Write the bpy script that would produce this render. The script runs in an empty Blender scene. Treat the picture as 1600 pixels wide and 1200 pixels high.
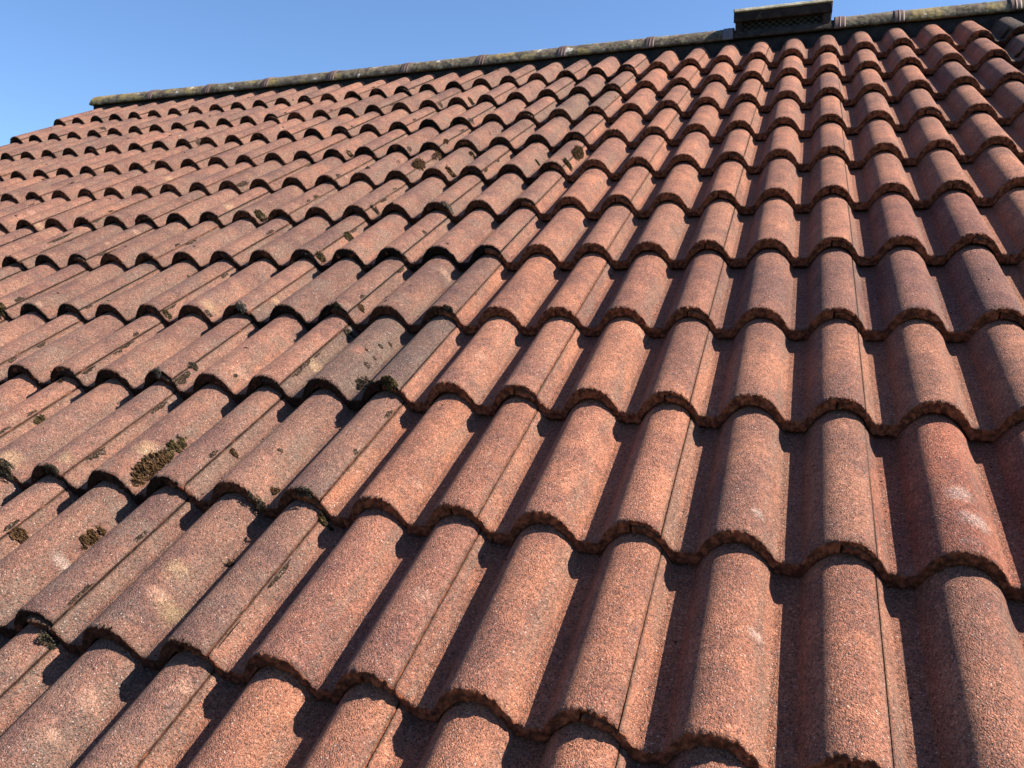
import bpy, math, random
import numpy as np
from mathutils import Matrix, Vector, noise
random.seed(7); rng = np.random.default_rng(11)
R = math.radians
C = bpy.context.scene.collection
sc = bpy.context.scene

# ------------------------------------------------------------------ frames
PITCH = R(30)
cp, sp = math.cos(PITCH), math.sin(PITCH)
# roof frame: x along the ridge, y up the slope, z out of the roof plane
ROOF = Matrix.Translation((0, 0, 6.0)) @ Matrix(((1, 0, 0, 0), (0, cp, -sp, 0), (0, sp, cp, 0), (0, 0, 0, 1)))

# ------------------------------------------------------------------ camera
CAM_POS = Vector((-0.11355731, -4.34764807, 0.87037462))
RM = Matrix(((0.9423438201812138, 0.29654196564364693, -0.1550838069509364),
             (0.03609356106456807, -0.5507871311177626, -0.8338649717085531),
             (-0.33269412290551736, 0.7801899760987896, -0.5297341047892727)))
cam = bpy.data.cameras.new('camera'); co = bpy.data.objects.new('camera', cam); C.objects.link(co)
cam.sensor_fit = 'HORIZONTAL'; cam.sensor_width = 36.0
cam.lens = 36.0 * 1259.6 / 1600.0
cam.clip_start = 0.02; cam.clip_end = 3000
rt, dn, fw = RM[0], RM[1], RM[2]
cm = Matrix(((rt[0], -dn[0], -fw[0], CAM_POS[0]), (rt[1], -dn[1], -fw[1], CAM_POS[1]),
             (rt[2], -dn[2], -fw[2], CAM_POS[2]), (0, 0, 0, 1)))
co.matrix_world = ROOF @ cm
sc.camera = co

# ------------------------------------------------------------------ light
SUN_ROOF = Vector((1.35, 0.88, 1.0))
SUN = (ROOF.to_3x3() @ SUN_ROOF).normalized()
elev = math.asin(SUN.z); azim = math.atan2(SUN.x, SUN.y)
w = bpy.data.worlds.new('World'); sc.world = w; w.use_nodes = True
nt = w.node_tree; nt.nodes.clear()
sky = nt.nodes.new('ShaderNodeTexSky'); sky.sky_type = 'NISHITA'; sky.sun_disc = False
sky.sun_elevation = elev; sky.sun_rotation = azim; sky.air_density = 1.0; sky.dust_density = 0.6; sky.ozone_density = 3.0
bg = nt.nodes.new('ShaderNodeBackground'); bg.inputs[1].default_value = 0.062
wo = nt.nodes.new('ShaderNodeOutputWorld')
tint = nt.nodes.new('ShaderNodeMix'); tint.data_type = 'RGBA'; tint.blend_type = 'MULTIPLY'; tint.inputs[0].default_value = 1.0
tint.inputs[7].default_value = (0.86, 1.02, 1.22, 1.0)      # the deep blue of the clear day
nt.links.new(sky.outputs[0], tint.inputs[6]); nt.links.new(tint.outputs[2], bg.inputs[0]); nt.links.new(bg.outputs[0], wo.inputs[0])
sl = bpy.data.lights.new('sun', 'SUN'); sl.energy = 5.0; sl.angle = R(0.53); sl.color = (1.0, 0.91, 0.79)
so = bpy.data.objects.new('sun', sl); C.objects.link(so)
so.rotation_euler = (-SUN).to_track_quat('-Z', 'Y').to_euler()
so.location = SUN * 20
sc.view_settings.view_transform = 'Standard'; sc.view_settings.look = 'None'
sc.view_settings.exposure = 1.42; sc.view_settings.gamma = 1.0; sc.view_settings.use_curve_mapping = False

# ------------------------------------------------------------------ node helpers
class NT:
    def __init__(s, name):
        s.m = bpy.data.materials.new(name); s.m.use_nodes = True
        s.t = s.m.node_tree; s.t.nodes.clear()
        s.out = s.t.nodes.new('ShaderNodeOutputMaterial')
        s.b = s.t.nodes.new('ShaderNodeBsdfPrincipled'); s.L(s.b.outputs[0], s.out.inputs[0])
    def L(s, a, b): s.t.links.new(a, b)
    def put(s, sock, v):
        if isinstance(v, bpy.types.NodeSocket): s.L(v, sock)
        elif v is not None: sock.default_value = v
    def math(s, op, a, b=None, c=None, clamp=False):
        n = s.t.nodes.new('ShaderNodeMath'); n.operation = op; n.use_clamp = clamp
        s.put(n.inputs[0], a)
        if b is not None: s.put(n.inputs[1], b)
        if c is not None: s.put(n.inputs[2], c)
        return n.outputs[0]
    def vmath(s, op, a, b=None, scale=None):
        n = s.t.nodes.new('ShaderNodeVectorMath'); n.operation = op
        s.put(n.inputs[0], a)
        if b is not None: s.put(n.inputs[1], b)
        if scale is not None: s.put(n.inputs[3], scale)
        return n.outputs[1] if op in ('LENGTH', 'DISTANCE') else n.outputs[0]
    def noise(s, v, scale, detail=3, rough=0.55, lac=2.0):
        n = s.t.nodes.new('ShaderNodeTexNoise'); s.L(v, n.inputs['Vector'])
        n.inputs['Scale'].default_value = scale; n.inputs['Detail'].default_value = detail
        n.inputs['Roughness'].default_value = rough
        return n.outputs[0]
    def voro(s, v, scale, feature='F1'):
        n = s.t.nodes.new('ShaderNodeTexVoronoi'); n.feature = feature; s.L(v, n.inputs['Vector'])
        n.inputs['Scale'].default_value = scale
        return n
    def ramp(s, f, stops, interp='LINEAR'):
        n = s.t.nodes.new('ShaderNodeValToRGB'); n.color_ramp.interpolation = interp
        e = n.color_ramp.elements
        while len(e) < len(stops): e.new(0.5)
        for i, (p, c) in enumerate(stops):
            e[i].position = p
            e[i].color = (c, c, c, 1) if isinstance(c, (int, float)) else (*c, 1)
        s.L(f, n.inputs[0]); return n.outputs[0]
    def mix(s, f, a, b, mode='MIX'):
        n = s.t.nodes.new('ShaderNodeMix'); n.data_type = 'RGBA'; n.blend_type = mode
        s.put(n.inputs[0], f)
        for k, v in ((6, a), (7, b)):
            if isinstance(v, tuple) and len(v) == 3: v = (*v, 1)
            s.put(n.inputs[k], v)
        return n.outputs[2]
    def smooth(s, v, a, b, lo=0.0, hi=1.0):
        n = s.t.nodes.new('ShaderNodeMapRange'); n.interpolation_type = 'SMOOTHSTEP'
        s.put(n.inputs[0], v); n.inputs[1].default_value = a; n.inputs[2].default_value = b
        n.inputs[3].default_value = lo; n.inputs[4].default_value = hi
        return n.outputs[0]
    def bump(s, h, dist, strength=1.0, nrm=None):
        n = s.t.nodes.new('ShaderNodeBump'); n.inputs['Strength'].default_value = strength
        n.inputs['Distance'].default_value = dist; s.L(h, n.inputs['Height'])
        if nrm is not None: s.L(nrm, n.inputs['Normal'])
        return n.outputs[0]
    def attr(s, name, typ='OBJECT'):
        n = s.t.nodes.new('ShaderNodeAttribute'); n.attribute_type = typ; n.attribute_name = name
        return n
    def coords(s, spread=37.0):
        tc = s.t.nodes.new('ShaderNodeTexCoord'); oi = s.t.nodes.new('ShaderNodeObjectInfo')
        off = s.t.nodes.new('ShaderNodeCombineXYZ')
        s.L(s.math('MULTIPLY', oi.outputs['Random'], spread), off.inputs[0])
        s.L(s.math('MULTIPLY', oi.outputs['Random'], -spread * 1.7), off.inputs[1])
        s.L(s.math('MULTIPLY', oi.outputs['Random'], spread * 0.6), off.inputs[2])
        return tc.outputs['Object'], s.vmath('ADD', tc.outputs['Object'], off.outputs[0]), oi

# ------------------------------------------------------------------ tile material
PITCHX = 0.15                       # roll spacing
def tile_material(face):
    s = NT('granular_concrete' if not face else 'bare_concrete_edge')
    loc, p, oi = s.coords()
    sep = s.t.nodes.new('ShaderNodeSeparateXYZ'); s.L(loc, sep.inputs[0])
    col = oi.outputs['Color']; wea = oi.outputs['Alpha']
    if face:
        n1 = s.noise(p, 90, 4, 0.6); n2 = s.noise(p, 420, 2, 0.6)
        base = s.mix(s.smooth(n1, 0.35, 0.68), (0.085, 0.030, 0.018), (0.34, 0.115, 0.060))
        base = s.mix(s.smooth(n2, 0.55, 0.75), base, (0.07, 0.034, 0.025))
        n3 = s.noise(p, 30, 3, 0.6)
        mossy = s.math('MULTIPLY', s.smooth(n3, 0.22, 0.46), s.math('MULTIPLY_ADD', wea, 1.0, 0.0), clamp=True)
        base = s.mix(mossy, base, (0.010, 0.007, 0.006))  # near-black moss mix, also painting deep shade onto weathered tile fronts
        s.L(base, s.b.inputs['Base Color']); s.b.inputs['Roughness'].default_value = 0.95
        s.b.inputs['Specular IOR Level'].default_value = 0.15
        h = s.math('ADD', s.noise(p, 160, 4, 0.7), s.math('MULTIPLY', s.noise(p, 600, 2, 0.6), 0.5))
        s.L(s.bump(h, 0.004), s.b.inputs['Normal'])
        return s.m
    # broad tone
    big = s.noise(p, 6.5, 3, 0.55); mid = s.noise(p, 28, 4, 0.6); fine = s.noise(p, 150, 3, 0.6)
    dark = s.mix(1.0, col, (0.60, 0.60, 0.68), 'MULTIPLY')
    light = s.mix(1.0, col, (1.22, 1.12, 1.02), 'MULTIPLY')
    base = s.mix(s.smooth(s.math('ADD', s.math('MULTIPLY', big, 0.6), s.math('MULTIPLY', mid, 0.4)), 0.36, 0.64), dark, light)
    # grey-green staining that runs down the lower flank and the pan
    xm = s.math('FRACT', s.math('MULTIPLY', s.math('ADD', sep.outputs[0], 0.04 + 1.5), 1 / PITCHX))   # 0 at a crest, running right
    flank = s.math('MULTIPLY', s.smooth(xm, 0.16, 0.30), s.smooth(xm, 0.52, 0.40))
    pan_shade_col = s.mix(1.0, col, (0.72, 0.66, 0.60), 'MULTIPLY')  # silty pan tone, darkened to paint extra shade into the troughs
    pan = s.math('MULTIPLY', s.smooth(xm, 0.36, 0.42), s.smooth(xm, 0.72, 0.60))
    strk = s.t.nodes.new('ShaderNodeMapping'); strk.inputs['Scale'].default_value = (1, 0.18, 1); s.L(p, strk.inputs[0])
    stn = s.noise(strk.outputs[0], 30, 3, 0.6)
    fl = s.math('MULTIPLY', flank, s.smooth(stn, 0.40, 0.62), clamp=True)
    base = s.mix(s.math('MULTIPLY', fl, 0.45), base, (0.135, 0.105, 0.082))
    base = s.mix(s.math('MULTIPLY', pan, s.smooth(mid, 0.3, 0.65, 0.25, 0.8)), base, pan_shade_col)
    # weathering: grey lichen film and pale round spots
    wn = s.noise(p, 13, 5, 0.65)
    film = s.math('MULTIPLY', s.smooth(wn, 0.47, 0.66), wea)
    base = s.mix(s.math('MULTIPLY', film, 0.55), base, (0.115, 0.098, 0.082))
    warp = s.vmath('ADD', p, s.vmath('SCALE', s.t.nodes.new('ShaderNodeTexNoise').outputs[1], scale=0.0))
    v1 = s.voro(p, 11); r1 = s.math('ADD', v1.outputs['Distance'], s.math('MULTIPLY', fine, 0.12))
    on1 = s.math('GREATER_THAN', s.math('FRACT', s.math('MULTIPLY', s.vmath('LENGTH', v1.outputs['Color']), 7.3)), 0.72)
    sp1 = s.math('MULTIPLY', s.math('MULTIPLY', s.smooth(r1, 0.20, 0.10), on1), wea)
    base = s.mix(s.math('MULTIPLY', sp1, 0.55), base, (0.40, 0.25, 0.155))
    v2 = s.voro(p, 23); r2 = s.math('ADD', v2.outputs['Distance'], s.math('MULTIPLY', fine, 0.2))
    on2 = s.math('GREATER_THAN', s.math('FRACT', s.math('MULTIPLY', s.vmath('LENGTH', v2.outputs['Color']), 9.1)), 0.86)
    sp2 = s.math('MULTIPLY', s.smooth(r2, 0.26, 0.16), on2)
    base = s.mix(s.math('MULTIPLY', s.math('MULTIPLY', sp2, wea), 0.7), base, (0.06, 0.054, 0.048))
    # named stains carried by the tile itself
    for k in 'abc':
        c = s.attr('spot_' + k); t = s.attr('tint_' + k)
        cs = s.t.nodes.new('ShaderNodeSeparateXYZ'); s.L(c.outputs['Vector'], cs.inputs[0])
        rad = cs.outputs[2]
        flat = s.t.nodes.new('ShaderNodeCombineXYZ'); s.L(sep.outputs[0], flat.inputs[0]); s.L(sep.outputs[1], flat.inputs[1])
        cc = s.t.nodes.new('ShaderNodeCombineXYZ'); s.L(cs.outputs[0], cc.inputs[0]); s.L(cs.outputs[1], cc.inputs[1])
        d = s.vmath('DISTANCE', flat.outputs[0], cc.outputs[0])
        d = s.math('ADD', s.math('DIVIDE', d, s.math('MAXIMUM', rad, 0.0001)), s.math('MULTIPLY', s.math('SUBTRACT', s.noise(p, 45, 3, 0.6), 0.5), 1.3))
        m = s.math('MULTIPLY', s.smooth(d, 1.35, 0.25), s.math('GREATER_THAN', rad, 0.0005))
        base = s.mix(s.math('MULTIPLY', m, 0.42), base, t.outputs['Color'])
    # granules: every grain its own shade
    g = s.voro(p, 640); gs = s.t.nodes.new('ShaderNodeSeparateColor'); s.L(g.outputs['Color'], gs.inputs[0])
    tone = s.ramp(gs.outputs[0], [(0.0, 0.28), (0.12, 0.48), (0.26, 0.86), (0.6, 1.03), (0.86, 1.22), (0.97, 1.45), (1.0, 1.8)])
    base = s.mix(1.0, base, tone, 'MULTIPLY')
    cl = s.voro(p, 270); cs2 = s.t.nodes.new('ShaderNodeSeparateColor'); s.L(cl.outputs['Color'], cs2.inputs[0])
    base = s.mix(1.0, base, s.ramp(cs2.outputs[0], [(0.0, 0.62), (0.16, 0.80), (0.34, 0.97), (0.7, 1.04), (0.93, 1.17), (1.0, 1.4)]), 'MULTIPLY')
    base = s.mix(1.0, base, s.ramp(s.noise(p, 120, 4, 0.7), [(0.34, 0.82), (0.5, 1.0), (0.66, 1.14)]), 'MULTIPLY')
    warm = s.smooth(gs.outputs[1], 0.80, 0.84)
    base = s.mix(s.math('MULTIPLY', warm, 0.4), base, s.mix(1.0, col, (1.55, 1.05, 0.80), 'MULTIPLY'))
    grey = s.smooth(gs.outputs[2], 0.87, 0.89)
    base = s.mix(s.math('MULTIPLY', grey, 0.4), base, (0.13, 0.11, 0.105))
    pale = s.smooth(gs.outputs[1], 0.010, 0.006)
    base = s.mix(s.math('MULTIPLY', pale, 0.6), base, (0.58, 0.50, 0.43))
    # dirt in the lap groove and along the front lip
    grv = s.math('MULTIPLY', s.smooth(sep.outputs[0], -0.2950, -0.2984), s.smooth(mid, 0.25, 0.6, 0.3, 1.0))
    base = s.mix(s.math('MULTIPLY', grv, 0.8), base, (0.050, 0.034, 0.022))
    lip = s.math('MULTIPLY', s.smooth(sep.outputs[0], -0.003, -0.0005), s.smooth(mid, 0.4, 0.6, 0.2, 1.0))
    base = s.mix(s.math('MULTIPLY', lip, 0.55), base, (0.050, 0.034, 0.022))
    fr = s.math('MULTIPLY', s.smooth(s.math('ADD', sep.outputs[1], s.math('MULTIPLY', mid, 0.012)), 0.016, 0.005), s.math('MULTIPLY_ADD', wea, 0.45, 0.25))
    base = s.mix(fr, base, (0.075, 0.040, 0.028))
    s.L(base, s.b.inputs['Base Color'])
    s.b.inputs['Roughness'].default_value = 0.9; s.b.inputs['Specular IOR Level'].default_value = 0.25
    h1 = s.math('SUBTRACT', 1.0, s.math('POWER', s.voro(p, 620).outputs['Distance'], 1.6))
    h2 = s.math('SUBTRACT', 1.0, s.voro(s.vmath('ADD', p, (3.1, 1.7, 0.4)), 330).outputs['Distance'])
    h = s.math('ADD', s.math('MULTIPLY', h1, 0.9), s.math('ADD', s.math('MULTIPLY', h2, 0.8), s.math('MULTIPLY', s.noise(p, 420, 4, 0.7), 1.1)))
    n1 = s.bump(h, 0.0021, 1.0)
    n2 = s.bump(s.noise(p, 55, 3, 0.5), 0.0025, 0.6, n1)
    s.L(n2, s.b.inputs['Normal'])
    return s.m

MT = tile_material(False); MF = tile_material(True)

def simple_mat(name, c1, c2, scale, bumpd=0.002, rough=0.9, extra=None, c3=None, thr=(0.35, 0.65)):
    s = NT(name); loc, p, oi = s.coords()
    n = s.noise(p, scale, 5, 0.6)
    base = s.mix(s.smooth(n, *thr), c1, c2)
    if c3: base = s.mix(s.smooth(s.noise(p, scale * 2.3, 4, 0.6), 0.56, 0.62), base, c3)
    if extra: base = extra(s, p, base)
    s.L(base, s.b.inputs['Base Color']); s.b.inputs['Roughness'].default_value = rough
    s.b.inputs['Specular IOR Level'].default_value = 0.25
    s.L(s.bump(s.math('ADD', s.noise(p, scale * 8, 4, 0.65), s.noise(p, scale * 1.5, 2)), bumpd), s.b.inputs['Normal'])
    return s.m

def ridge_extra(s, p, base):
    g = s.voro(p, 420); gs = s.t.nodes.new('ShaderNodeSeparateColor'); s.L(g.outputs['Color'], gs.inputs[0])
    base = s.mix(1.0, base, s.ramp(gs.outputs[0], [(0, 0.55), (0.4, 0.95), (0.9, 1.2), (1, 1.9)]), 'MULTIPLY')
    base = s.mix(s.math('MULTIPLY', s.smooth(s.noise(p, 22, 5, 0.7), 0.50, 0.62), 0.75), base, (0.045, 0.036, 0.028))
    y = s.math('MULTIPLY', s.smooth(s.noise(p, 7, 2, 0.4), 0.56, 0.62), s.smooth(s.noise(p, 60, 4, 0.7), 0.36, 0.52))
    base = s.mix(s.math('MULTIPLY', y, 0.6), base, (0.27, 0.20, 0.07))
    wv = s.math('MULTIPLY', s.smooth(s.noise(p, 16, 3, 0.5), 0.66, 0.70), 0.8)
    return s.mix(wv, base, (0.55, 0.52, 0.46))
MR = simple_mat('weathered_ridge_concrete', (0.060, 0.045, 0.032), (0.165, 0.130, 0.092), 16, 0.003, 0.95, ridge_extra, (0.15, 0.14, 0.075))
MCLIP = simple_mat('brown_plastic', (0.075, 0.046, 0.038), (0.13, 0.082, 0.070), 18, 0.0006, 0.6)
MCLIPG = simple_mat('grey_plastic', (0.10, 0.085, 0.095), (0.15, 0.12, 0.13), 18, 0.0006, 0.6)
MBLACK = simple_mat('black_filler', (0.012, 0.011, 0.012), (0.03, 0.026, 0.025), 20, 0.002, 0.85)
MVENT = simple_mat('shaded_vent_concrete', (0.014, 0.010, 0.009), (0.036, 0.025, 0.021), 14, 0.003, 0.95, None, (0.045, 0.034, 0.024))  # vent concrete with the shade of its front painted into the colour
MWIRE = simple_mat('dull_wire', (0.06, 0.055, 0.05), (0.12, 0.11, 0.10), 60, 0.0003, 0.5)
MWIRE.node_tree.nodes['Principled BSDF'].inputs['Metallic'].default_value = 0.5
MUNDER = simple_mat('underlay_felt', (0.012, 0.010, 0.010), (0.02, 0.016, 0.015), 20)
MBRICK = simple_mat('gable_render', (0.22, 0.16, 0.12), (0.32, 0.24, 0.18), 3)
MGRASS = simple_mat('lawn', (0.045, 0.07, 0.02), (0.09, 0.11, 0.04), 0.6, 0.02)

def moss_mat(name, a, b, c):
    s = NT(name); loc, p, oi = s.coords()
    g = s.t.nodes.new('ShaderNodeNewGeometry')
    r = g.outputs['Random Per Island']
    base = s.ramp(r, [(0.0, a), (0.45, b), (0.85, c), (1.0, tuple(min(1, x * 1.7) for x in c))])
    n = s.noise(p, 90, 3)
    base = s.mix(s.smooth(n, 0.4, 0.6), s.mix(1.0, base, (0.6, 0.6, 0.55), 'MULTIPLY'), base)
    s.L(base, s.b.inputs['Base Color']); s.b.inputs['Roughness'].default_value = 0.95
    s.b.inputs['Specular IOR Level'].default_value = 0.1
    return s.m
MM = {'brown': moss_mat('dry_moss', (0.010, 0.006, 0.003), (0.034, 0.018, 0.009), (0.090, 0.050, 0.024)),
      'green': moss_mat('olive_moss', (0.007, 0.005, 0.003), (0.026, 0.018, 0.008), (0.070, 0.052, 0.020)),
      'black': moss_mat('dark_moss', (0.007, 0.006, 0.005), (0.022, 0.018, 0.013), (0.055, 0.045, 0.028)),
      'grey': moss_mat('grey_lichen', (0.028, 0.024, 0.022), (0.06, 0.052, 0.046), (0.12, 0.105, 0.09))}
def crust_mat():
    s = NT('black_crust_lichen'); loc, p, oi = s.coords()
    g = s.voro(p, 430); gs = s.t.nodes.new('ShaderNodeSeparateColor'); s.L(g.outputs['Color'], gs.inputs[0])
    s.L(s.ramp(gs.outputs[0], [(0, (0.010, 0.007, 0.005)), (0.5, (0.034, 0.023, 0.017)), (0.9, (0.075, 0.050, 0.036)), (1, (0.17, 0.12, 0.09))]), s.b.inputs['Base Color'])
    s.b.inputs['Roughness'].default_value = 1.0; s.b.inputs['Specular IOR Level'].default_value = 0.05
    s.L(s.bump(s.math('SUBTRACT', 1.0, s.voro(p, 420).outputs['Distance']), 0.003), s.b.inputs['Normal'])
    return s.m
MCRUST = crust_mat()

# ------------------------------------------------------------------ object helpers
def link_mesh(name, verts, faces, mats, parent=None, smooth=True, mat_idx=None):
    me = bpy.data.meshes.new(name); me.from_pydata([tuple(v) for v in verts], [], faces)
    for m in (mats if isinstance(mats, (list, tuple)) else [mats]): me.materials.append(m)
    if mat_idx is not None: me.polygons.foreach_set('material_index', mat_idx)
    me.polygons.foreach_set('use_smooth', [smooth] * len(me.polygons)); me.update()
    o = bpy.data.objects.new(name, me); C.objects.link(o)
    if parent is not None: o.parent = parent
    return o
def tag(o, label=None, cat=None, group=None, kind=None):
    if label: o['label'] = label
    if cat: o['category'] = cat
    if group: o['group'] = group
    if kind: o['kind'] = kind
    return o
def empty(name, mw):
    o = bpy.data.objects.new(name, None); C.objects.link(o); o.matrix_world = mw; o.empty_display_size = 0.1
    return o
def box(x0, x1, y0, y1, z0, z1, vs, fs):
    b = len(vs)
    vs += [(x0, y0, z0), (x1, y0, z0), (x1, y1, z0), (x0, y1, z0), (x0, y0, z1), (x1, y0, z1), (x1, y1, z1), (x0, y1, z1)]
    fs += [(b, b + 3, b + 2, b + 1), (b + 4, b + 5, b + 6, b + 7), (b, b + 1, b + 5, b + 4), (b + 1, b + 2, b + 6, b + 5), (b + 2, b + 3, b + 7, b + 6), (b + 3, b, b + 4, b + 7)]

# ------------------------------------------------------------------ tile shape
ROLL_H, ROLL_W, POW = 0.0495, 0.0575, 2.5
def arch(d):
    d = np.abs(d)
    return np.where(d < ROLL_W, ROLL_H * (1 - np.minimum(d / ROLL_W, 1) ** POW), 0.0)
Z_LINE = float(arch(0.04))
def outer(x):
    """height of the weather surface over the tile's own width; x = 0 is the right-hand lap edge"""
    d = (np.asarray(x, float) + 0.04 + PITCHX / 2) % PITCHX - PITCHX / 2
    a = 0.0
    for k in (-0.002, -0.001, 0.0, 0.001, 0.002): a = a + arch(d + k) / 5      # softened crease
    pan = -0.0012 * np.clip(1 - ((np.abs(d) - PITCHX / 2) / 0.016) ** 2, 0, 1)
    return a + pan - Z_LINE
DROP = 0.0315                       # how far a tile sits under the one above it
GAUGE, LENGTH = 0.345, 0.42
def nz(x, y, z): return noise.noise(Vector((x, y, z)))
def make_tile_mesh(seed, x0=-0.3435, x1=0.0, name='roof_tile'):
    n = int(round((x1 - x0) / 0.0015))
    xs = np.linspace(x0, x1, n + 1)
    ys = np.r_[0, 0.0012, 0.0024, 0.0038, 0.0052, 0.007, 0.009, 0.012, 0.016, 0.022, 0.03, np.linspace(0.045, LENGTH, 26)]
    ov = outer(xs)
    slope = np.gradient(ov, xs)
    top = ov.copy()
    under = xs < -0.2986
    top[xs < -0.3004] -= 0.011; top[under & (xs >= -0.3004)] -= 0.0062
    ease = np.clip((-0.28 - xs) / 0.018, 0, 1); top[~under] -= 0.0012 * ease[~under]
    th = np.minimum(0.0288, 0.0245 * np.sqrt(1 + 0.45 * slope ** 2))
    bot = ov - th
    lapped = xs > -0.048
    bot[lapped] = ov[lapped] - 0.0100
    bot[under] = ov[under] - 0.0245
    S = seed * 13.7
    front = np.array([0.0010 * nz(x * 420, S, 0) + 0.0034 * nz(x * 150, S + 5, 1) + 0.0016 * nz(x * 25, S, 9)
                      + 0.012 * max(0.0, nz(x * 60, S + 3, 4) - 0.36) for x in xs])
    verts = []; 
    for j, y in enumerate(ys):
        f = max(0.0, 1 - y / 0.012)
        rnd = 0.0026 * max(0.0, 1 - y / 0.005) ** 2
        for i, x in enumerate(xs):
            r = 0.0
            if y < 0.02: r = (0.0017 * nz(x * 430, y * 430, S) + 0.0005 * nz(x * 900, y * 900, S + 2)) * (1 - y / 0.02)
            verts.append((x, y + front[i] * f, top[i] - rnd + r + 0.0004 * nz(x * 30, y * 12, S)))
    nx = len(xs); faces = []; mi = []
    for j in range(len(ys) - 1):
        for i in range(nx - 1):
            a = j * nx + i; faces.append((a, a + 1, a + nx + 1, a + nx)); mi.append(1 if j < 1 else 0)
    # front face, rough
    K = 9; fb = len(verts); prev = list(range(nx))
    for k in range(1, K + 1):
        t = k / K; row = []
        for i, x in enumerate(xs):
            zt = top[i] - 0.0026; z = zt + (bot[i] - zt) * t
            yy = front[i] * (1 - t * 0.6) + 0.0012 * t + 0.0026 * nz(x * 300, z * 300, S + 8) + 0.0030 * nz(x * 120, z * 110, S + 11)
            row.append(len(verts)); verts.append((x, yy, z))
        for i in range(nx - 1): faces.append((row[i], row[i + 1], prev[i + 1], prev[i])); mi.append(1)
        prev = row
    # underside
    yb = [0.03, 0.2, LENGTH]
    for y in yb:
        row = []
        for i, x in enumerate(xs): row.append(len(verts)); verts.append((x, y, bot[i]))
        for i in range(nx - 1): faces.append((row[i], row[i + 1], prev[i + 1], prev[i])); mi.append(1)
        prev = row
    # head end
    tr = [(len(ys) - 1) * nx + i for i in range(nx)]
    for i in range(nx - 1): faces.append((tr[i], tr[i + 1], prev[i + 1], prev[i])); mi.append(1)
    # side edges (left, right)
    for i in (0, nx - 1):
        tl = [j * nx + i for j in range(len(ys))]
        bl = [fb + (K - 1) * nx + i] + [fb + (K + q) * nx + i for q in range(3)]
        loop = tl + bl[::-1]
        fr_ = [fb + k * nx + i for k in range(K - 1)]
        loop += fr_[::-1]
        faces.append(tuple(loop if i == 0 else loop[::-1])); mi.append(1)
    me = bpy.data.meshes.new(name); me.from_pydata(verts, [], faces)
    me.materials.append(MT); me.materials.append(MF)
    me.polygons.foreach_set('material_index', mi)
    me.polygons.foreach_set('use_smooth', [True] * len(faces)); me.update()
    return me
VAR = [make_tile_mesh(k) for k in range(6)]
VERGE = make_tile_mesh(9, -0.125, 0.0, 'verge_tile')

V = [0.0, -0.3387764, -0.6908053, -1.041624, -1.3897664, -1.7259489, -2.0662787, -2.4146045, -2.7695531, -3.1003205, -3.4529174, -3.785, -4.135]
TILT = math.atan(DROP / GAUGE)
def tile_matrix(c, r, dv=0, dz=0, yaw=0):
    return ROOF @ Matrix.Translation((0.3 * c, V[r] + dv, dz)) @ Matrix.Rotation(-TILT, 4, 'X') @ Matrix.Rotation(yaw, 4, 'Z')
def locate(u, v):
    """(c, r, local x, local y, roof z) of a point of the tiled surface"""
    c = math.ceil(u / 0.3 - 1e-9); x = u - 0.3 * c
    r = max(k for k in range(len(V)) if V[k] > v - 0.0) + 1 if v < V[0] else 1
    r = min(r, len(V) - 1)
    y = v - V[r]
    return c, r, x, y, float(outer(x)) - y * math.tan(TILT)
def ray(px, py):
    return (Vector((rt[0], rt[1], rt[2])) * ((px - 800) / 1259.6) + Vector((dn[0], dn[1], dn[2])) * ((py - 600) / 1259.6) + Vector((fw[0], fw[1], fw[2])))
def hit(px, py):
    """where the tiled surface lies, read off a survey of the photograph"""
    d = ray(px, py); t = (0.03 - CAM_POS.z) / d.z
    for k in range(4000):
        P = CAM_POS + d * t
        L = locate(P.x, P.y)
        if P.z <= L[4]: return P, L
        t += 0.0012
    return P, L

ORD = ['zeroth', 'first', 'second', 'third', 'fourth', 'fifth', 'sixth', 'seventh', 'eighth', 'ninth', 'tenth', 'eleventh', 'twelfth', 'thirteenth']
def where(c, r):
    row = 'top course' if r == 1 else ORD[r] + ' course'
    if c in (0, -1): colm = ('right' if c == 0 else 'left') + ' column of two below ridge vent'
    elif c > 0: colm = ORD[c] + ' column right of ridge vent'
    elif c >= -8: colm = ORD[-1 - c] + ' column left of ridge vent'
    elif c == -15: colm = 'verge column'
    else: colm = ORD[16 + c] + ' column from the verge'
    return row + ', ' + colm
# looks that single tiles have in the photograph: (column, course) -> (colour, weathering, words)
ORANGE = (0.295, 0.134, 0.086); PINK = (0.240, 0.121, 0.086); BROWN = (0.190, 0.104, 0.078)
SPECIAL = {
    (-3, 9): ((0.140, 0.088, 0.070), 0.9, 'blackened grey-pink tile with round dark lichens'),
    (-3, 3): ((0.165, 0.098, 0.075), 0.6, 'dull grey-brown tile'),
    (3, 1): ((0.060, 0.042, 0.034), 0.8, 'near-black tile'),  # base colour far darker than the neighbouring tiles
    (3, 2): ((0.165, 0.098, 0.075), 0.7, 'dark brown tile'),
    (2, 3): ((0.225, 0.108, 0.080), 0.3, 'dusky tile'),
    (3, 4): ((0.15, 0.105, 0.09), 0.5, 'dark grey-brown tile'),
    (0, 8): ((0.205, 0.098, 0.072), 0.15, 'dusky purple-brown tile'),
    (-1, 8): ((0.235, 0.108, 0.075), 0.15, 'dusky brown tile'),
    (1, 8): ((0.190, 0.090, 0.070), 0.15, 'dark purple-brown tile'),
    (1, 7): ((0.220, 0.096, 0.070), 0.12, 'dusky reddish tile'),
    (-2, 11): ((0.235, 0.110, 0.078), 0.35, 'grey-speckled pinkish tile'),
    (-4, 5): ((0.20, 0.108, 0.080), 0.7, 'greyish lichened tile'),
    (1, 10): ((0.270, 0.105, 0.068), 0.35, 'red tile with white smears'),
}
tiles = {}
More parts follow.
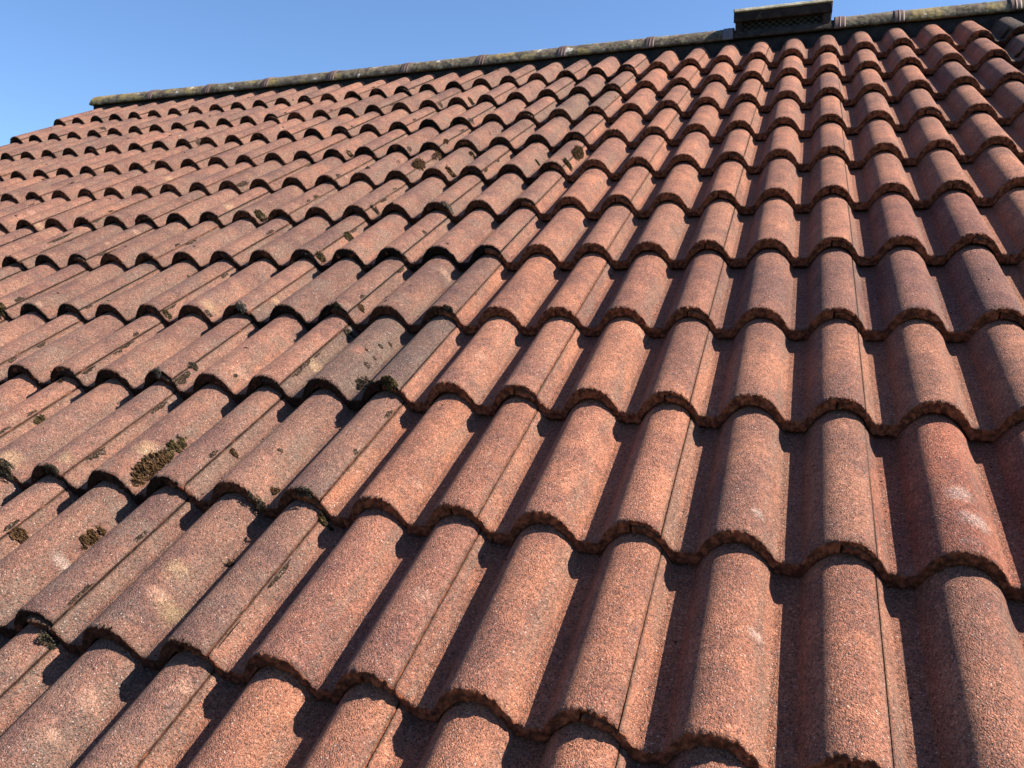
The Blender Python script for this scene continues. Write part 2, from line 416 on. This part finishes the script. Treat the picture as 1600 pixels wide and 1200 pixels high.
def in_frame(c, r):
    for x in (-0.34, -0.15, 0.0):
        for y in (0.0, 0.18, 0.36):
            P = Vector((0.3 * c + x, V[r] + y, 0.0)) - CAM_POS
            zc = P.dot(fw)
            if zc < 0.05: continue
            X = P.dot(rt) / zc * 1259.6 + 800; Y = P.dot(dn) / zc * 1259.6 + 600
            if -420 < X < 1900 and -60 < Y < 1420: return True      # a little beyond the frame on each side
    return False
WORDS_C = ['clean orange-red tile', 'terracotta tile', 'salmon-orange tile', 'reddish tile with sandy grains']
WORDS_W = ['weathered pink-brown tile', 'lichen-speckled brown tile', 'faded rose-brown tile', 'dull red-brown tile with pale spots']
for r in range(1, 13):
    for c in range(-15, 4):
        if not in_frame(c, r): continue
        rs = random.Random(c * 101 + r * 7)
        base = VERGE if c == -15 else VAR[rs.randrange(6)]
        o = bpy.data.objects.new('verge_tile' if c == -15 else 'roof_tile', base); C.objects.link(o)
        loose = 1.0 if c >= -2 else 2.0
        o.matrix_world = tile_matrix(c, r, rs.uniform(-.0022, .0022) * loose, rs.uniform(-.0006, .0006), rs.uniform(-.0022, .0022) * loose)
        if (c, r) in SPECIAL:
            col, wea, words = SPECIAL[(c, r)]
        elif c >= -2:
            k = rs.random() * 0.7; col = tuple(ORANGE[i] * (1 - k) + PINK[i] * k for i in range(3)); f = rs.uniform(0.92, 1.06)
            col = tuple(x * f for x in col); wea = rs.uniform(0.03, 0.2); words = rs.choice(WORDS_C)
        else:
            k = rs.random(); col = tuple(PINK[i] * (1 - k) + BROWN[i] * k for i in range(3)); f = rs.uniform(0.92, 1.10)
            col = tuple(x * f for x in col); wea = rs.uniform(0.55, 1.0); words = rs.choice(WORDS_W)
        o.color = (*col, wea)
        if c == -15: words = words.replace('tile', 'half-width tile')
        tag(o, words + ', ' + where(c, r), 'roof tile', 'interlocking roof tiles' if c > -15 else 'verge tiles', 'thing')
        for k in 'abc': o['spot_' + k] = [0.0, 0.0, 0.0]; o['tint_' + k] = [0.3, 0.2, 0.15]
        tiles[(c, r)] = o

# stains with a place of their own: photo survey position, radius in metres, tint
CREAM = (0.46, 0.31, 0.17); WHITE = (0.50, 0.40, 0.34); OLIVE = (0.33, 0.24, 0.13); DKG = (0.085, 0.07, 0.062); PEACH = (0.47, 0.27, 0.19)
STAINS = [(15, 715, .022, CREAM), (225, 700, .022, CREAM), (102, 715, .018, OLIVE), (100, 882, .014, WHITE), (277, 958, .022, OLIVE),
          (247, 922, .014, PEACH), (140, 1092, .016, PEACH), (287, 1072, .014, PEACH), (85, 1152, .010, PEACH), (495, 572, .018, CREAM),
          (749, 557, .016, PEACH), (747, 609, .012, DKG), (697, 427, .014, PEACH), (430, 470, .012, CREAM), (327, 476, .022, CREAM),
          (377, 582, .016, PEACH), (1185, 802, .010, WHITE), (1498, 770, .020, WHITE), (1527, 815, .020, WHITE), (1522, 846, .012, DKG),
          (654, 757, .010, PEACH), (660, 930, .016, PEACH), (530, 707, .012, DKG), (50, 331, .020, PEACH), (265, 279, .020, CREAM),
          (356, 322, .022, CREAM), (59, 351, .016, CREAM), (30, 1165, .02, DKG), (275, 885, .02, OLIVE), (560, 545, .018, (0.42, 0.17, 0.11)),
          (210, 362, .016, PEACH), (1000, 520, .014, PEACH), (120, 155, .03, CREAM), (110, 178, .03, CREAM), (15, 222, .03, CREAM), (1180, 990, .009, WHITE)]
used = {}
for px, py, rad, tint in STAINS:
    P, (c, r, x, y, z) = hit(px, py)
    o = tiles.get((c, r))
    k = used.get((c, r), 0)
    if o is None or k > 2: continue
    used[(c, r)] = k + 1
    o['spot_' + 'abc'[k]] = [x, y, rad]; o['tint_' + 'abc'[k]] = list(tint)

# ------------------------------------------------------------------ crust lichens: thin raised parts of their tile
def crust(px, py, rx, ry, rot=0.0, seed=0):
    P, (c, r, x, y, z) = hit(px, py)
    t = tiles.get((c, r))
    if t is None: return
    rs = random.Random(seed + int(px)); n = 40; m = 9; vs = []; fs = []
    for j in range(m):
        q = j / (m - 1)
        for i in range(n):
            a = 2 * math.pi * i / n
            rr = q * (1 + 0.35 * nz(math.cos(a) * 1.6 + px, math.sin(a) * 1.6, seed) + 0.4 * nz(math.cos(a) * 7 + px, math.sin(a) * 7, seed + 3))
            ex, ey = rx * rr * math.cos(a), ry * rr * math.sin(a)
            X = x + ex * math.cos(rot) - ey * math.sin(rot); Y = y + ex * math.sin(rot) + ey * math.cos(rot)
            X = min(max(X, -0.2955), -0.0006); Y = max(Y, 0.001)
            h = 0.0016 * (1 - q ** 3) - (0.0015 if q == 1 else 0) + 0.0008 * nz(X * 300, Y * 300, seed) * (q < 1)
            if q < 1: h = max(h, 0.0004)
            vs.append((X, Y, float(outer(X)) + h + 0.0002))
    for j in range(m - 1):
        for i in range(n):
            a = j * n + i; b = j * n + (i + 1) % n; fs.append((a, b, b + n, a + n))
    link_mesh('lichen_patch', vs, fs, MCRUST, t)
def patch_at(t, x, y, rx, ry, seed):
    n = 22; m = 6; vs = []; fs = []
    for j in range(m):
        q = j / (m - 1)
        for i in range(n):
            a = 2 * math.pi * i / n
            rr = q * (1 + 0.5 * nz(math.cos(a) * 1.4 + seed, math.sin(a) * 1.4, seed * 3.3) + 0.45 * nz(math.cos(a) * 6 + seed, math.sin(a) * 6, seed * 1.3))
            X = min(max(x + rx * rr * math.cos(a), -0.2978), -0.0006); Y = max(y + ry * rr * math.sin(a), 0.001)
            h = 0.0018 * (1 - q ** 3) - (0.0015 if q == 1 else 0) + 0.0009 * nz(X * 300, Y * 300, seed) * (q < 1)
            vs.append((X, Y, float(outer(X)) + (max(h, 0.0004) if q < 1 else h) + 0.0002))
    for j in range(m - 1):
        for i in range(n):
            a = j * n + i; b = j * n + (i + 1) % n; fs.append((a, b, b + n, a + n))
    link_mesh('lichen_patch', vs, fs, MCRUST, t)
rl = random.Random(21)
for (c, r), t in sorted(tiles.items()):
    if t.color[3] < 0.4 or c == -15 or r > 11: continue
    for _ in range(rl.choice((0, 1, 1, 2, 3))):
        if rl.random() < 0.6: patch_at(t, rl.choice((-0.2965, -0.004)), rl.uniform(0.02, 0.32), rl.uniform(.002, .0045), rl.uniform(.008, .028), rl.random() * 50)
        else: patch_at(t, rl.uniform(-0.24, -0.14), rl.uniform(0.02, 0.32), rl.uniform(.0025, .006), rl.uniform(.003, .008), rl.random() * 50)
for a in [(596, 540, .0055, .0065), (611, 537, .0045, .006), (575, 569, .0055, .008), (587, 559, .0035, .0045), (574, 546, .0045, .005),
          (435, 890, .0075, .038), (150, 704, .010, .022), (59, 537, .008, .02), (135, 576, .007, .022), (182, 547, .006, .018),
          (284, 589, .008, .032), (265, 477, .007, .025), (357, 984, .003, .028), (127, 930, .004, .03), (466, 578, .006, .024),
          (495, 552, .004, .018), (495, 308, .010, .018), (665, 363, .008, .010), (530, 275, .008, .018), (687, 162, .014, .022),
          (550, 372, .007, .020), (327, 489, .008, .008), (640, 232, .007, .018), (160, 200, .016, .022), (310, 222, .018, .02),
          (30, 470, .008, .02), (170, 405, .006, .05), (380, 287, .007, .04), (95, 372, .006, .06), (742, 456, .004, .008), (612, 318, .007, .012)]:
    crust(*a, seed=3)

# ------------------------------------------------------------------ moss clumps
def moss_mesh(kind, lx, ly, h, seed, n):
    rs = random.Random(seed); vs = []; fs = []
    for _ in range(n):
        while True:
            a, b = rs.uniform(-1, 1), rs.uniform(-1, 1)
            q = a * a + b * b
            dn_ = nz(a * 2.3 * lx / 0.02 + seed, b * 2.3 * ly / 0.02, seed)
            if q < 1 and dn_ > -0.12 - 0.5 * (1 - q) + 0.2 * q and rs.random() < 0.5 + dn_: break
        hh = h * (1 - q) ** 0.5 * max(0.1, 0.75 + 1.1 * nz(a * 4 * lx / 0.02, b * 4 * ly / 0.02, seed + 9)) * rs.uniform(0.3, 1.25)
        s_ = rs.uniform(0.0010, 0.0027) * (0.7 if kind in ('grey', 'black') else 1)
        cx, cy, cz = a * lx, b * ly, hh
        # a small twisted tuft: a pinched octahedron
        ax = Vector((rs.gauss(0, 1), rs.gauss(0, 1), rs.gauss(0.4, 0.8))).normalized()
        up = ax.orthogonal().normalized(); ri = ax.cross(up)
        L_ = s_ * rs.uniform(1.0, 2.2)
        k = len(vs)
        for v in (ax * L_, up * s_ * .6, ri * s_ * .6, -up * s_ * .6, -ri * s_ * .6, -ax * s_):
            vs.append((cx + v.x, cy + v.y, cz + v.z))
        for i in range(4):
            j = (i + 1) % 4; fs += [(k, k + 1 + i, k + 1 + j), (k + 5, k + 1 + j, k + 1 + i)]
    return vs, fs
CLUMPS = [
    # px, py, half width, half length, height, kind, tufts, label
    (238, 733, .012, .056, .018, 'brown', 1300, 'long olive moss clump hanging over a tile front in the lower left'),
    (272, 703, .008, .046, .009, 'green', 520, 'dry brown moss strip trailing up the pan above the long olive clump'),
    (147, 843, .008, .028, .011, 'brown', 420, 'rusty brown moss clump in the pan left of a white smear'),
    (32, 839, .009, .014, .010, 'brown', 260, 'small brown moss clump by the left picture edge, beside a pan'),
    (12, 741, .016, .016, .014, 'black', 420, 'black mossy lump on a tile front at the left picture edge'),
    (85, 742, .014, .008, .010, 'black', 260, 'black moss crust on the lap roll front left of the long clump'),
    (76, 1003, .011, .012, .014, 'black', 360, 'dark moss hanging under a tile front at the bottom left'),
    (367, 709, .005, .007, .007, 'brown', 90, 'lone round brown moss tuft on a clean pink tile'),
    (62, 656, .005, .018, .006, 'green', 140, 'thin green moss strip beside a lap joint at the far left'),
    (302, 573, .008, .011, .010, 'black', 220, 'dark moss knot on a lap joint above the cream spotted roll'),
    (250, 590, .012, .010, .010, 'grey', 300, 'grey lichen lump on a lap roll front'),
    (382, 492, .016, .013, .012, 'grey', 460, 'rough grey lichen lump on a front edge right of a cream spot'),
    (96, 596, .006, .008, .006, 'brown', 90, 'tiny rusty crumb of moss caught under a tile front'),
    (262, 492, .008, .010, .008, 'green', 150, 'small green moss pad in a pan beneath a black front edge'),
    (6, 494, .018, .018, .014, 'green', 420, 'dark green moss cushion at the left picture edge, higher one'),
    (570, 602, .015, .022, .015, 'black', 560, 'black-green moss clump at the foot of the blackened tile'),
    (612, 613, .017, .012, .012, 'green', 460, 'green moss cushion on the front of the roll beside the blackened tile'),
    (548, 525, .010, .014, .012, 'black', 260, 'black moss in the shadowed pan left of the blackened tile'),
    (527, 484, .014, .010, .010, 'black', 320, 'black moss crust on a lap roll front above the blackened tile'),
    (503, 404, .010, .015, .012, 'green', 330, 'green moss pad wedged in a pan near the middle left'),
    (565, 482, .006, .010, .007, 'brown', 130, 'small forked brown moss tuft beside a lap joint'),
    (904, 241, .012, .062, .020, 'brown', 1700, 'largest brown moss clump where orange tiles begin'),
    (888, 258, .016, .016, .014, 'green', 380, 'olive moss bulging over the front below the largest brown clump'),
    (841, 256, .008, .008, .008, 'green', 160, 'yellow-green moss tuft on a front edge left of the largest clump'),
    (655, 258, .015, .050, .018, 'brown', 1000, 'dark brown moss clump in a pan among weathered tiles'),
    (685, 243, .010, .060, .010, 'brown', 420, 'thin brown moss trail running upslope from the dark brown clump'),
    (705, 271, .018, .016, .012, 'brown', 420, 'brown crumbly moss over a front edge right of the dark brown clump'),
    (697, 222, .007, .024, .008, 'brown', 200, 'brown moss line in a lap joint above the crumbly moss'),
    (738, 242, .008, .018, .010, 'brown', 180, 'reddish moss tuft in a pan left of the largest clump'),
    (545, 370, .010, .018, .010, 'green', 240, 'olive moss pad on the flank of a tile above the middle left'),
    (410, 341, .018, .022, .014, 'green', 430, 'green moss cushion under a lap roll front, left of centre'),
    (587, 329, .013, .014, .012, 'black', 300, 'black moss hanging from a front edge left of the grey lichen lump'),
    (699, 322, .018, .012, .010, 'grey', 380, 'grey lichen lump on a lap roll front near the brown moss'),
    (548, 243, .012, .016, .010, 'green', 220, 'green moss tuft beneath a scalloped front edge'),
    (558, 184, .016, .014, .010, 'green', 220, 'green moss in a pan a few courses under the ridge'),
    (737, 160, .016, .018, .010, 'green', 240, 'green moss tuft near the start of the orange tiles, upper courses'),
    (511, 818, .010, .010, .010, 'green', 220, 'green moss pad in the notch below a dark front edge'),
    (480, 777, .016, .008, .008, 'black', 300, 'black moss crust with pale flecks on a lap roll front'),
    (432, 768, .006, .010, .006, 'brown', 110, 'little brown moss flake above a front edge'),
    (405, 787, .014, .010, .010, 'black', 260, 'black moss bead line along a front edge'),
    (578, 828, .006, .010, .006, 'brown', 10, ''),
    (737, 190, .012, .012, .010, 'grey', 160, 'grey lichen knob on a lap joint in the upper courses'),
    (575, 263, .008, .010, .008, 'black', 130, 'black moss bead on a front corner'),
    (361, 882, .004, .006, .006, 'brown', 60, 'rust-brown moss crumb on a shadow edge in the lower left'),
    (702, 487, .013, .007, .007, 'black', 200, 'black moss flecks on the lap roll front beside the orange tiles'),
    (1500, 52, .016, .010, .010, 'green', 0, ''),
    (1571, 54, .018, .020, .012, 'green', 260, 'yellow moss on a front corner beside the black tile'),
    (1593, 86, .018, .016, .012, 'green', 240, 'pale mossy lump on a front corner at the right picture edge'),
    (690, 113, .020, .020, .010, 'grey', 200, 'grey lichen knob at a roll top just under the ridge'),
    (776, 110, .018, .018, .010, 'grey', 180, 'grey lichen knob on a top course roll under the ridge straps'),
]
for k, (px, py, lx, ly, h, kind, n, label) in enumerate(CLUMPS):
    if n < 50: continue
    P, (c, r, x, y, z) = hit(px, py)
    vs, fs = moss_mesh(kind, lx, ly, h, 50 + k, n)
    # drape over the tile it grows on
    vv = []
    sl_ = math.tan(TILT)
    for (a, b, q) in vs:
        u = P.x + a; v = P.y + b
        zz = float(outer(((u + 30) % 0.3) - 0.3)) - (v - V[r]) * sl_
        if v < V[r]: zz = float(outer(((u + 30) % 0.3) - 0.3)) - (V[r] - v) * 1.4
        vv.append((a, b, zz - P.z + q))
    o = link_mesh('moss_clump' if kind != 'grey' else 'lichen_clump', vv, fs, MM[kind], smooth=False)
    o.matrix_world = ROOF @ Matrix.Translation(P)
    tag(o, label, 'moss' if kind != 'grey' else 'lichen', 'moss and lichen clumps on the tiles')

# fine crumbs of moss and dirt lodged in the joints and pans: beyond counting
vs = []; fs = []; rs = random.Random(5)
for (c, r), t in tiles.items():
    wea = t.color[3]
    n = int(10 + 60 * wea)
    for _ in range(int(130 * max(0, wea - 0.35)) + n):
        kindx = rs.random()
        edge = _ >= n
        if kindx < 0.55: x = -0.2988 + rs.gauss(0, 0.0012); dz = -0.004
        elif kindx < 0.85: x = rs.choice((-0.115, -0.265)) + rs.gauss(0, 0.008); dz = 0.0
        else: x = rs.uniform(-0.28, -0.02); dz = 0.0
        if c == -15: x = rs.uniform(-0.11, -0.01)
        y = rs.uniform(0.004, 0.33)
        if edge:
            x = rs.uniform(-0.29, -0.005) if c > -15 else rs.uniform(-0.11, -0.01)
            if nz(c * 5.3, r * 3.3, x * 26) < 0.02: continue
            y = rs.gauss(0.0012, 0.0014); dz = -abs(rs.gauss(0, 0.0035)) if y < 0.001 else 0.0
        elif kindx < 0.5 and nz(c * 3.1, r * 2.7, y * 22) < 0.05 + 0.25 * (1 - wea): continue
        P = Vector((0.3 * c + x, V[r] + y, float(outer(x)) - y * math.tan(TILT) + dz + 0.0006))
        s_ = rs.uniform(0.0006, 0.0019)
        k = len(vs)
        ax = Vector((rs.gauss(0, 1), rs.gauss(0, 1), rs.gauss(0, 1))).normalized(); up = ax.orthogonal().normalized(); ri = ax.cross(up)
        for v in (ax * s_ * 1.3, up * s_, ri * s_, -up * s_, -ri * s_, -ax * s_ * 1.3): vs.append(tuple(P + v))
        for i in range(4):
            j = (i + 1) % 4; fs += [(k, k + 1 + i, k + 1 + j), (k + 5, k + 1 + j, k + 1 + i)]
o = link_mesh('moss_crumbs', vs, fs, MM['brown'], smooth=False); o.matrix_world = ROOF
tag(o, 'fine brown moss crumbs and dirt lying in the tile joints and pans', 'debris', kind='stuff')

# ------------------------------------------------------------------ ridge
# ridge frame: x along the ridge, y level towards the far slope, z up
RIDGE = ROOF @ Matrix.Translation((0, 0.135, -0.055)) @ Matrix.Rotation(-PITCH, 4, 'X')
RA, RB, RT = 0.110, 0.090, 0.016
def arch_shell(u0, u1, a, b, th, seed, a0=0.14, a1=math.pi - 0.14, rough=0.0026, step=0.006, close=True):
    n = max(2, int((u1 - u0) / step)); m = 36; vs = []; fs = []
    for i in range(n + 1):
        u = u0 + (u1 - u0) * i / n
        for j in range(m + 1):
            t = a0 + (a1 - a0) * j / m
            e = rough * (nz(u * 60, t * 6, seed) + 0.6 * nz(u * 160, t * 17, seed + 4))
            vs.append((u, -(a + e) * math.cos(t), (b + e) * math.sin(t)))
    for i in range(n + 1):
        u = u0 + (u1 - u0) * i / n
        for j in range(m + 1):
            t = a0 + (a1 - a0) * j / m
            vs.append((u, -(a - th) * math.cos(t), (b - th) * math.sin(t)))
    W = m + 1; O = (n + 1) * W
    for i in range(n):
        for j in range(m):
            k = i * W + j
            fs.append((k, k + W, k + W + 1, k + 1)); fs.append((O + k, O + k + 1, O + k + W + 1, O + k + W))
        fs.append((i * W, O + i * W, O + (i + 1) * W, (i + 1) * W)); fs.append((i * W + m, (i + 1) * W + m, O + (i + 1) * W + m, O + i * W + m))
    for i in (0, n):
        for j in range(m):
            k = i * W + j; f = (k, k + 1, O + k + 1, O + k); fs.append(f if i == 0 else f[::-1])
    return vs, fs
JO = [-4.64, -4.14, -3.685, -3.245, -2.78, -2.295, -1.83, -1.36, -0.89, -0.50, 0.019, 0.276, 0.75, 1.21]
RL = ['end ridge tile over the left gable, greenish with a blunt end', 'grey-green lichened ridge tile next to the end one',
      'third ridge tile from the gable, pale chip on top', 'fourth ridge tile from the gable, with yellow lichen',
      'fifth ridge tile from the gable, wide yellow lichen patch', 'sixth ridge tile from the gable, mottled yellow and grey',
      'seventh ridge tile from the gable, brightest yellow lichen', 'eighth ridge tile from the gable, dull grey with faint lichen',
      'ridge tile cut short just left of the vent', None, 'very short ridge tile just right of the vent',
      'ridge tile with white smear, second right of the vent', 'ridge tile at the right picture edge, third right of the vent']
for i in range(len(JO) - 1):
    a, b = JO[i], JO[i + 1]
    if i == 9: continue
    root = empty('ridge_tile', RIDGE @ Matrix.Translation((a, 0, 0)) @ Matrix.Rotation(rng.normal(0, 0.004), 4, 'Y'))
    tag(root, RL[i], 'ridge tile', 'half-round ridge tiles')
    vs, fs = arch_shell(0.002, b - a - 0.002, RA, RB, RT, i * 7.0)
    if i == 0:
        k = len(vs); st = [0 * 37 + j for j in range(37)]; fs.append(tuple(st[::-1]))
    bo = link_mesh('ridge_body', vs, fs, MR, root)
    if i >= 1 and i != 10:
        vs, fs = arch_shell(-0.022, 0.022, RA + 0.0042, RB + 0.0042, 0.004, i, a0=0.09, a1=math.pi - 0.09, rough=0.0003)
        k = len(vs)
        v2, f2 = arch_shell(-0.004, 0.004, RA + 0.0050, RB + 0.0050, 0.004, i, a0=0.09, a1=math.pi - 0.09, rough=0.0002, step=0.004)
        vs += v2; fs += [tuple(q + k for q in f) for f in f2]
        link_mesh('joint_strap', vs, fs, MCLIP, root)
# vent ridge tile
a, b = JO[9], JO[10]
vr = empty('ridge_vent', RIDGE @ Matrix.Translation((a, 0, 0)))
tag(vr, 'raised ridge vent with shaded hood and diamond wire mesh', 'ridge vent')
vs, fs = arch_shell(0.002, b - a - 0.002, RA + 0.003, RB - 0.012, RT, 77); link_mesh('ridge_body', vs, fs, MVENT, vr)
for uu, mm in ((0.0, MCLIPG), (b - a, MCLIP)):
    vs, fs = arch_shell(uu - 0.025, uu + 0.025, RA + 0.0042, RB + 0.0042, 0.004, 3, a0=0.09, a1=math.pi - 0.09, rough=0.0003)
    k = len(vs); v2, f2 = arch_shell(uu - 0.004, uu + 0.004, RA + 0.0050, RB + 0.0050, 0.004, 5, a0=0.09, a1=math.pi - 0.09, rough=0.0002, step=0.004)
    vs += v2; fs += [tuple(q + k for q in f) for f in f2]
    link_mesh('joint_strap', vs, fs, mm, vr)
h0, h1 = 0.035, b - a - 0.042
def slab(pts_yz, x0, x1, seed, nx=60, rough=0.0012):
    """a bar along x with the given (y, z) outline, slightly uneven"""
    n = max(2, int(nx * abs(x1 - x0) / 0.45)); vs = []; fs = []; m = len(pts_yz)
    for i in range(n + 1):
        x = x0 + (x1 - x0) * i / n
        for j, (y, z) in enumerate(pts_yz):
            vs.append((x, y + rough * nz(x * 50, j * 3.1, seed), z + rough * nz(x * 50, j * 3.1, seed + 5)))
    for i in range(n):
        for j in range(m):
            k = i * m + j; k2 = i * m + (j + 1) % m; fs.append((k, k2, k2 + m, k + m))
    fs.append(tuple(range(m))[::-1]); fs.append(tuple(n * m + j for j in range(m)))
    return vs, fs
def sub_outline(p, n=5):
    o_ = []
    for i in range(len(p)):
        a_, b_ = p[i], p[(i + 1) % len(p)]
        for k in range(n): o_.append((a_[0] + (b_[0] - a_[0]) * k / n, a_[1] + (b_[1] - a_[1]) * k / n))
    return o_
MTOP = simple_mat('lit_vent_concrete', (0.22, 0.19, 0.13), (0.42, 0.37, 0.26), 14, 0.003, 0.95, None, (0.30, 0.28, 0.2))  # paler copy of the vent concrete, painting its sunlit top edge
hood = sub_outline([(-0.104, 0.094), (-0.092, 0.092), (-0.088, 0.118), (0.088, 0.118), (0.092, 0.092), (0.104, 0.094), (0.104, 0.130), (0.096, 0.1395), (-0.096, 0.1395), (-0.104, 0.130)])
vs, fs = slab(hood, h0 - 0.008, h1 + 0.006, 12); link_mesh('hood', vs, fs, MVENT, vr)
cap = sub_outline([(-0.108, 0.1405), (0.108, 0.1405), (0.097, 0.157), (-0.097, 0.157)])
vs, fs = slab(cap, h0 - 0.010, h1 + 0.008, 19); link_mesh('lit_hood_top', vs, fs, MTOP, vr)  # separate cap added to carry the painted sunlit edge
for x0, x1 in ((h0, h0 + 0.032), (h1 - 0.034, h1)):
    ck = sub_outline([(-0.094, 0.030), (0.094, 0.030), (0.094, 0.120), (-0.094, 0.120)])
    vs, fs = slab(ck, x0, x1, 31 + x0); link_mesh('end_cheek', vs, fs, MVENT, vr)
vs = []; fs = []; box(h0 + 0.03, h1 - 0.03, -0.03, 0.03, 0.03, 0.12, vs, fs); link_mesh('inner_baffle', vs, fs, MBLACK, vr, smooth=False)
# diamond mesh: zigzag wires
vs = []; fs = []
def wire(p, q, r_):
    p, q = Vector(p), Vector(q); d = (q - p).normalized(); u_ = d.orthogonal().normalized(); w_ = d.cross(u_); k = len(vs)
    for e in (p, q):
        for i in range(4):
            an = math.pi / 2 * i; vs.append(tuple(e + u_ * r_ * math.cos(an) + w_ * r_ * math.sin(an)))
    for i in range(4):
        j = (i + 1) % 4; fs.append((k + i, k + j, k + 4 + j, k + 4 + i))
nx_, x0, x1 = 23, h0 + 0.032, h1 - 0.034
dx = (x1 - x0) / nx_; rows = 4; z0, z1 = 0.047, 0.095; dz_ = (z1 - z0) / rows
for jr in range(rows):
    for i in range(nx_):
        za, zb = z0 + jr * dz_, z0 + (jr + 1) * dz_
        if (i + jr) % 2: za, zb = zb, za
        wire((x0 + i * dx, -0.080, za), (x0 + (i + 1) * dx, -0.080, zb), 0.0009)
link_mesh('wire_mesh', vs, fs, MWIRE, vr, smooth=False)

# black filler under the ridge
vs, fs = slab(sub_outline([(-0.088, -0.095), (0.05, -0.06), (0.05, 0.014), (-0.082, 0.012)]), JO[0] + 0.012, 1.25, 5, nx=40, rough=0.002)
fl = link_mesh('ridge_filler', vs, fs, MBLACK); fl.matrix_world = RIDGE
tag(fl, 'black ventilated filler strip running in the gap below the ridge tiles', 'ridge filler')

# ------------------------------------------------------------------ house below the tiles
hs = empty('house', Matrix.Translation((0, 0, 0)))
tag(hs, 'house under the tiled roof, its felt just glimpsed between the tiles', 'house')
yr = 0.135 * cp; zr = 6.0 + 0.135 * sp - 0.16
L0, L1 = -4.56, 2.2; run = 5.0; t = math.tan(PITCH)
vs = []; fs = []
for x in (L0, L1):
    vs += [(x, yr - run, zr - run * t), (x, yr, zr), (x, yr + run, zr - run * t), (x, yr + run, zr - run * t - 0.12), (x, yr, zr - 0.12), (x, yr - run, zr - run * t - 0.12)]
for i in range(6): fs.append((i, (i + 1) % 6, (i + 1) % 6 + 6, i + 6))
fs += [(0, 5, 4, 1), (1, 4, 3, 2), (6, 7, 10, 11), (7, 8, 9, 10)]
link_mesh('underlay', vs, fs, MUNDER, hs, smooth=False)
vs = []; fs = []
gx0, gx1, gy = L0 + 0.12, L1 - 0.1, run - 0.45
zz = zr - 0.13
for x in (gx0, gx1):
    vs += [(x, yr - gy, 0), (x, yr - gy, zz - gy * t), (x, yr, zz), (x, yr + gy, zz - gy * t), (x, yr + gy, 0)]
fs += [(0, 1, 2, 3, 4), (9, 8, 7, 6, 5), (0, 5, 6, 1), (4, 3, 8, 9)]
link_mesh('wall', vs, fs, MBRICK, hs, smooth=False)
gr = link_mesh('ground', [(-800, -800, 0), (800, -800, 0), (800, 800, 0), (-800, 800, 0)], [(0, 1, 2, 3)], MGRASS, smooth=False)
tag(gr, kind='structure')
